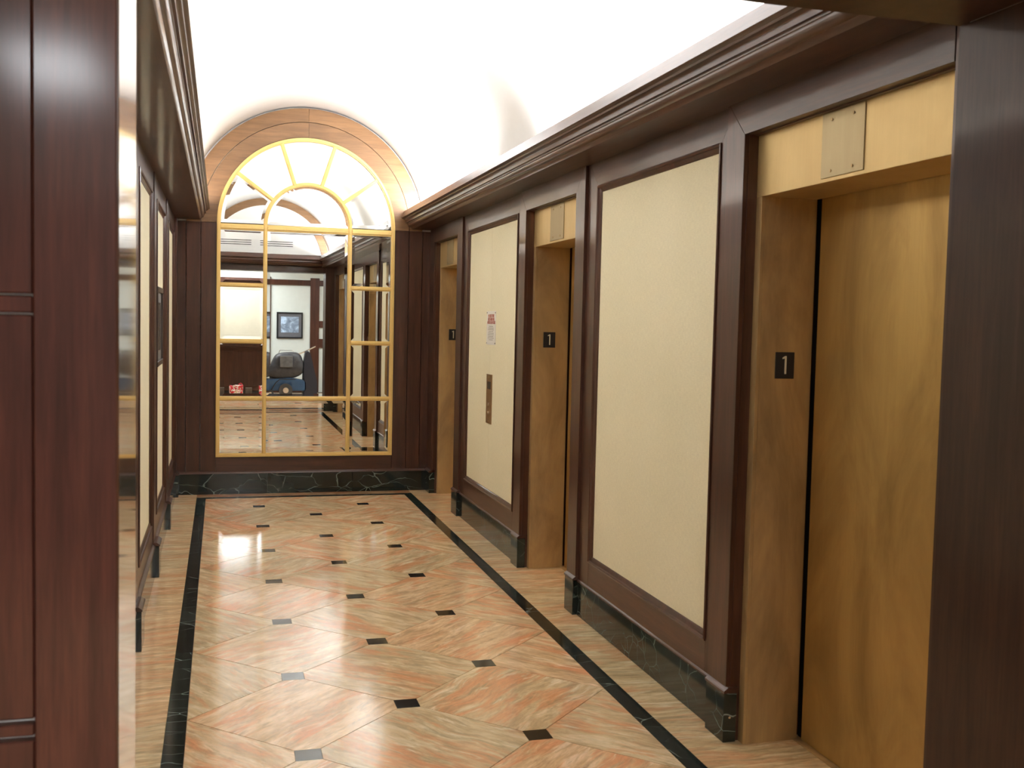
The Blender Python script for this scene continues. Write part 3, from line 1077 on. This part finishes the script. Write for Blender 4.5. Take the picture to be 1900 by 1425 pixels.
box('print', -0.4005, -0.398, y0+0.10, y1-0.10, z0+0.10, z1-0.10, print_mat('print_one', (0.35, 0.32, 0.26), (0.1, 0.08, 0.06)), r, 0)

# ------------------------------------------------------------------ portal joinery
# left leg: front face with stile and sunk panels, reveal, and back face
WS = WOOD_LEG
YS = YP0
box('stile', XPL-0.135, XPL-0.003, YS, YS+0.032, 0.0, 3.0, WS, WF, 0.003)
# sunk panels left of the stile, divided by beaded rails
for (za, zb, kind) in ((0.0, 0.886, 'p'), (0.895, 0.915, 'b'), (0.925, 1.616, 'p'), (1.620, 1.648, 'b'), (1.652, 3.0, 'p')):
    box('sunk_panel' if kind == 'p' else 'bead_rail', -1.2, XPL-0.1365, YS+0.008, YS+0.032, za, zb, WS, WF, 0.0025)
box('stile', -3.2, -1.2, YS+0.004, YS+0.032, 0.0, 3.0, WS, WF, 0.003)
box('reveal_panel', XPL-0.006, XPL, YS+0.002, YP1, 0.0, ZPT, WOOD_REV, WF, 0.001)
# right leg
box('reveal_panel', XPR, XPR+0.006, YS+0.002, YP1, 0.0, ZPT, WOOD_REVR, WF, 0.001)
box('stile', XPR+0.003, XPR+0.14, YS, YS+0.032, 0.0, 3.0, WS, WF, 0.003)
box('sunk_panel', XPR+0.141, 4.2, YS+0.008, YS+0.032, 0.0, 3.0, WS, WF, 0.003)
# lintel
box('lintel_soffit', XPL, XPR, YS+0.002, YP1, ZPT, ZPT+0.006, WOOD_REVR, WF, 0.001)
box('lintel_board', XPL-0.003, XPR+0.003, YS, YS+0.032, ZPT, 3.0, WS, WF, 0.003)
# hall side
box('back_stile', XL-0.05, XPL-0.002, YP1-0.032, YP1, 0.0, 2.49, WOOD_V, WF, 0.002)
box('back_stile', XPR+0.002, 1.96, YP1-0.032, YP1, 0.0, 2.49, WOOD_V, WF, 0.002)
box('back_lintel', XPL-0.001, XPR+0.001, YP1-0.032, YP1, ZPT+0.001, 2.49, WOOD_X, WF, 0.002)
box('marble_base', XPR-0.012, 1.905, YP1-0.3, YP1+0.012, 0.0, 0.19, BLACKM, WF, 0.002)
# lunette ring over the lobby crown
for a0, a1 in ((0.02, pi/2-0.001), (pi/2+0.001, pi-0.02)):
    ring('lunette_arch_board', XC, ZS+0.02, 0.955, 1.07, YP1-0.031, YP1+0.004, a0, a1, ARCH_M, WF, 32)
GR = (('left', 0.06, 0.53), ('right', 0.76, 1.24))
for nm, xa, xb in GR:
    r = root('vent_grille', ((xa+xb)/2, YP1-0.03, 2.80), 'white slotted air vent in the lunette over the portal, %s one' % nm, 'vent', 'lunette vents')
    bm = bmesh.new()
    bxm(bm, xa-0.03, xb+0.03, YP1-0.032, YP1-0.026, 2.775, 2.90, 0.001)
    mk('face_plate', bm, PLASTER, r)
    for k in range(3):
        box('slot', xa, xb, YP1-0.026, YP1-0.0245, 2.797+k*0.034, 2.807+k*0.034, DARK, r, 0)

# ------------------------------------------------------------------ lobby behind the viewer
YL, ZL = -4.0, 3.0
bm = bmesh.new(); bxm(bm, -3.2, 4.2, YL-0.1, YL, 0, 3.1)
WRR = tag(mk('wall_rear', bm, LOBBY_WHITE), 'pale rear wall of the lobby with dark casings', kind='structure')
bm = bmesh.new(); bxm(bm, -3.3, -3.2, YL-0.1, YP0+0.1, 0, 3.1)
tag(mk('wall_lobby_left', bm, LOBBY_CREAM), 'cream side wall of the lobby at the left', kind='structure')
bm = bmesh.new(); bxm(bm, 4.2, 4.3, YL-0.1, YP0+0.1, 0, 3.1)
tag(mk('wall_lobby_right', bm, LOBBY_CREAM), 'cream side wall of the lobby at the right', kind='structure')
bm = bmesh.new(); bxm(bm, -3.3, 4.3, YL-0.1, YP0+0.035, ZL, ZL+0.1)
tag(mk('ceiling', bm, PLASTER), 'flat white lobby ceiling', kind='structure')
for x0, x1, z0, z1 in ((1.00, 1.27, 0, 2.55), (2.13, 2.33, 0, 2.55), (2.60, 2.9, 0, 2.55), (1.27, 2.13, 2.38, 2.50), (-0.3, 1.0, 2.38, 2.50), (2.33, 2.60, 2.38, 2.50), (2.33, 2.6, 1.0, 1.2), (2.33, 2.6, 1.45, 1.6), (-3.2, -0.3, 0, 2.5), (2.9, 4.2, 0, 2.5)):
    box('casing_board', x0, x1, YL, YL+0.03, z0, z1, WOOD_V, WRR, 0.003)
box('cream_panel', -0.3, 1.0, YL, YL+0.012, 0.0, 2.38, LOBBY_CREAM, WRR, 0)
box('skirting', 1.27, 2.13, YL, YL+0.03, 0, 0.14, WOOD_X, WRR, 0.002)

for i, (x0, x1, y0, y1, nm) in enumerate(((0.02, 0.75, -3.75, -2.0, 'over the desk'), (-1.15, -0.65, -3.1, -2.0, 'left of the portal'), (2.7, 3.7, -1.8, -0.6, 'right of the desk'))):
    r = root('ceiling_light', ((x0+x1)/2, (y0+y1)/2, ZL-0.03), 'flat white light panel in the lobby ceiling %s' % nm, 'light', 'lobby ceiling lights')
    bm = bmesh.new()
    for a in ((x0, x1, y0, y0+0.03), (x0, x1, y1-0.03, y1), (x0, x0+0.03, y0+0.03, y1-0.03), (x1-0.03, x1, y0+0.03, y1-0.03)):
        bxm(bm, a[0], a[1], a[2], a[3], ZL-0.03, ZL+0.001, 0.002)
    mk('frame', bm, PLASTER, r)
    box('diffuser', x0+0.03, x1-0.03, y0+0.03, y1-0.03, ZL-0.02, ZL-0.01, PANEL, r, 0)

# reception desk
r = root('reception_desk', (0.1, -2.75, 0), 'dark wooden reception desk in the lobby, seen in the mirror', 'desk')
bm = bmesh.new(); bxm(bm, -0.75, 1.0, -3.05, -2.45, 0.10, 1.0, 0.004); mk('body', bm, WOOD_X, r)
box('counter_top', -0.80, 1.05, -3.10, -2.38, 1.0, 1.05, WOOD_X, r, 0.006)
box('kick_plate', -0.72, 0.97, -3.0, -2.5, 0.0, 0.10, BLACK, r, 0.002)
for x0 in (-0.70, 0.16):
    box('front_panel', x0, x0+0.80, -2.452, -2.442, 0.18, 0.92, WOOD_V, r, 0.004)
# shopping bag and box in front of the desk
RED = plain('red_printed_bag', (0.55, 0.03, 0.05), 0.35)
m, nt, bs = newmat('red_white_bag')
v = coords(nt, (1, 1, 1)); n1 = noise(nt, v, 14.0, 3, 0.5, 1.2)
rr = ramp(nt, [(0.46, (0.6, 0.03, 0.05)), (0.50, (0.8, 0.74, 0.7)), (0.6, (0.8, 0.74, 0.7)), (0.62, (0.5, 0.4, 0.1))], 'CONSTANT')
L(nt, n1, rr.inputs[0]); L(nt, rr.outputs[0], bs.inputs['Base Color']); bs.inputs['Roughness'].default_value = 0.35
BAGM = m
r = root('gift_bag', (0.42, -2.2, 0), 'crumpled red and white bag before the lobby desk', 'bag')
bm = bmesh.new()
bmesh.ops.create_cube(bm, size=1.0, matrix=Matrix.Translation((0.42, -2.2, 0.11)) @ Matrix.Diagonal((0.25, 0.14, 0.22, 1)))
bmesh.ops.subdivide_edges(bm, edges=bm.edges, cuts=4, use_grid_fill=True)
for v_ in bm.verts:
    if v_.co.z > 0.02:
        v_.co += Vector([random.uniform(-1, 1)*0.016 for _ in range(3)])
    v_.co.z = max(0.0, v_.co.z)
mk('body', bm, BAGM, r)
bm = bmesh.new()
tube_m(bm, [(0.48, -2.2, 0.20), (0.47, -2.2, 0.25), (0.51, -2.2, 0.27), (0.54, -2.2, 0.24), (0.52, -2.2, 0.20)], 0.008, 6)
mk('handle', bm, RED, r)
r = root('small_carton', (0.665, -2.2, 0), 'small dark printed carton beside the red bag', 'box')
box('body', 0.60, 0.73, -2.26, -2.15, 0, 0.17, plain('dark_carton', (0.07, 0.055, 0.045), 0.5, var=0.5), r, 0.004)
box('flap', 0.602, 0.728, -2.262, -2.148, 0.17, 0.176, plain('carton_flap', (0.15, 0.12, 0.09), 0.6), r, 0.001)

# picture on lobby wall
r = root('framed_photograph', (1.68, YL+0.02, 1.20), 'black framed blue-grey photograph on the lobby wall, reflected in the mirror', 'picture')
x0, x1, z0, z1 = 1.40, 1.97, 1.20, 1.78
bm = bmesh.new()
for a in ((x0, x1, z0, z0+0.03), (x0, x1, z1-0.03, z1), (x0, x0+0.03, z0+0.03, z1-0.03), (x1-0.03, x1, z0+0.03, z1-0.03)):
    bxm(bm, a[0], a[1], YL, YL+0.03, a[2], a[3], 0.003)
mk('frame', bm, BLACK, r)
box('mat_board', x0+0.025, x1-0.025, YL, YL+0.012, z0+0.025, z1-0.025, plain('grey_mat_board', (0.10, 0.10, 0.11), 0.6), r, 0)
box('print', x0+0.09, x1-0.09, YL+0.012, YL+0.014, z0+0.13, z1-0.10, print_mat('blue_grey_print', (0.45, 0.58, 0.75), (0.12, 0.16, 0.22)), r, 0)

# wheeled cleaning machine with fabric bag
CLOTH = plain('black_bag_cloth', (0.035, 0.034, 0.037), 0.55, var=0.4)
BLUE = plain('blue_machine_housing', (0.03, 0.08, 0.16), 0.35)
RUB = plain('grey_rubber', (0.05, 0.048, 0.045), 0.7)
cx, cy = 1.50, -2.75
r = root('floor_machine', (cx, cy, 0), 'black bagged cleaning machine on wheels under the lobby photograph', 'cleaning machine')
bm = bmesh.new()
prism_m(bm, [(cx-0.42, 0.12), (cx+0.42, 0.12), (cx+0.42, 0.34), (cx+0.1, 0.40), (cx-0.42, 0.36)], 'y', cy-0.22, cy+0.18)
bmesh.ops.bevel(bm, geom=list(bm.edges), offset=0.02, segments=2, affect='EDGES')
mk('housing', bm, BLUE, r)
bm = bmesh.new()
prof = [(-0.48, 0.42), (-0.40, 0.50), (-0.30, 0.66), (-0.24, 0.83), (-0.16, 0.91), (0.02, 0.93), (0.20, 0.94), (0.31, 0.90), (0.36, 0.78), (0.40, 0.60), (0.36, 0.46), (0.16, 0.37), (-0.20, 0.36)]
rgs = []
for t, sc_ in ((-0.2, 0.80), (-0.14, 0.97), (0.0, 1.03), (0.14, 0.97), (0.2, 0.80)):
    mx, mz = -0.02, 0.62
    rgs.append([bm.verts.new((cx+mx+(x-mx)*sc_+random.uniform(-.01, .01), cy+t+random.uniform(-.015, .015), mz+(z-mz)*sc_)) for x, z in prof])
for u, v_ in zip(rgs[:-1], rgs[1:]):
    for i in range(len(prof)):
        bm.faces.new((u[i], u[(i+1) % len(prof)], v_[(i+1) % len(prof)], v_[i]))
bm.faces.new(rgs[0]); bm.faces.new(rgs[-1][::-1])
bag = mk('fabric_bag', bm, CLOTH, r, smooth=True)
sub = bag.modifiers.new('smooth', 'SUBSURF'); sub.levels = 1; sub.render_levels = 2
box('bag_pocket', cx-0.12, cx+0.14, cy+0.19, cy+0.225, 0.62, 0.86, plain('grey_pocket', (0.10, 0.10, 0.10), 0.6, var=0.3), r, 0.01)
for wx, wr, nm in ((0.0, 0.14, 'rear_wheel'), (-0.32, 0.075, 'front_wheel')):
    wh = cyl(nm, (cx+wx, cy+0.21, wr), (cx+wx, cy+0.27, wr), wr, RUB, r, 24)
    cyl('hub', (cx+wx, cy+0.268, wr), (cx+wx, cy+0.278, wr), wr*0.42, SILVER, wh, 16)
bm = bmesh.new()
tube_m(bm, [(cx+0.28, cy+0.1, 0.90), (cx+0.46, cy+0.1, 0.98), (cx+0.62, cy+0.1, 1.06)], 0.014, 8)
mk('handle', bm, SILVER, r)
bm = bmesh.new()
tube_m(bm, [(cx-0.32, cy+0.24, 0.10), (cx-0.20, cy+0.24, 0.30), (cx-0.12, cy+0.24, 0.37), (cx+0.2, cy+0.24, 0.37)], 0.010, 8)
mk('fork', bm, BLACK, r)
bm = bmesh.new()
tube_m(bm, [(cx-0.14, cy+0.12, 0.90), (cx-0.12, cy+0.12, 0.97), (cx+0.14, cy+0.12, 0.97), (cx+0.18, cy+0.12, 0.92)], 0.006, 6)
mk('bag_hook', bm, SILVER, r)
bm = bmesh.new()
prism_m(bm, [(cx+0.36, 0.04), (cx+0.66, 0.04), (cx+0.66, 0.30), (cx+0.56, 0.72), (cx+0.50, 0.95), (cx+0.42, 0.96), (cx+0.38, 0.70)], 'y', cy-0.18, cy+0.16)
bmesh.ops.bevel(bm, geom=list(bm.edges), offset=0.02, segments=2, affect='EDGES')
mk('rear_cover', bm, plain('navy_cover_cloth', (0.012, 0.013, 0.022), 0.6), r)
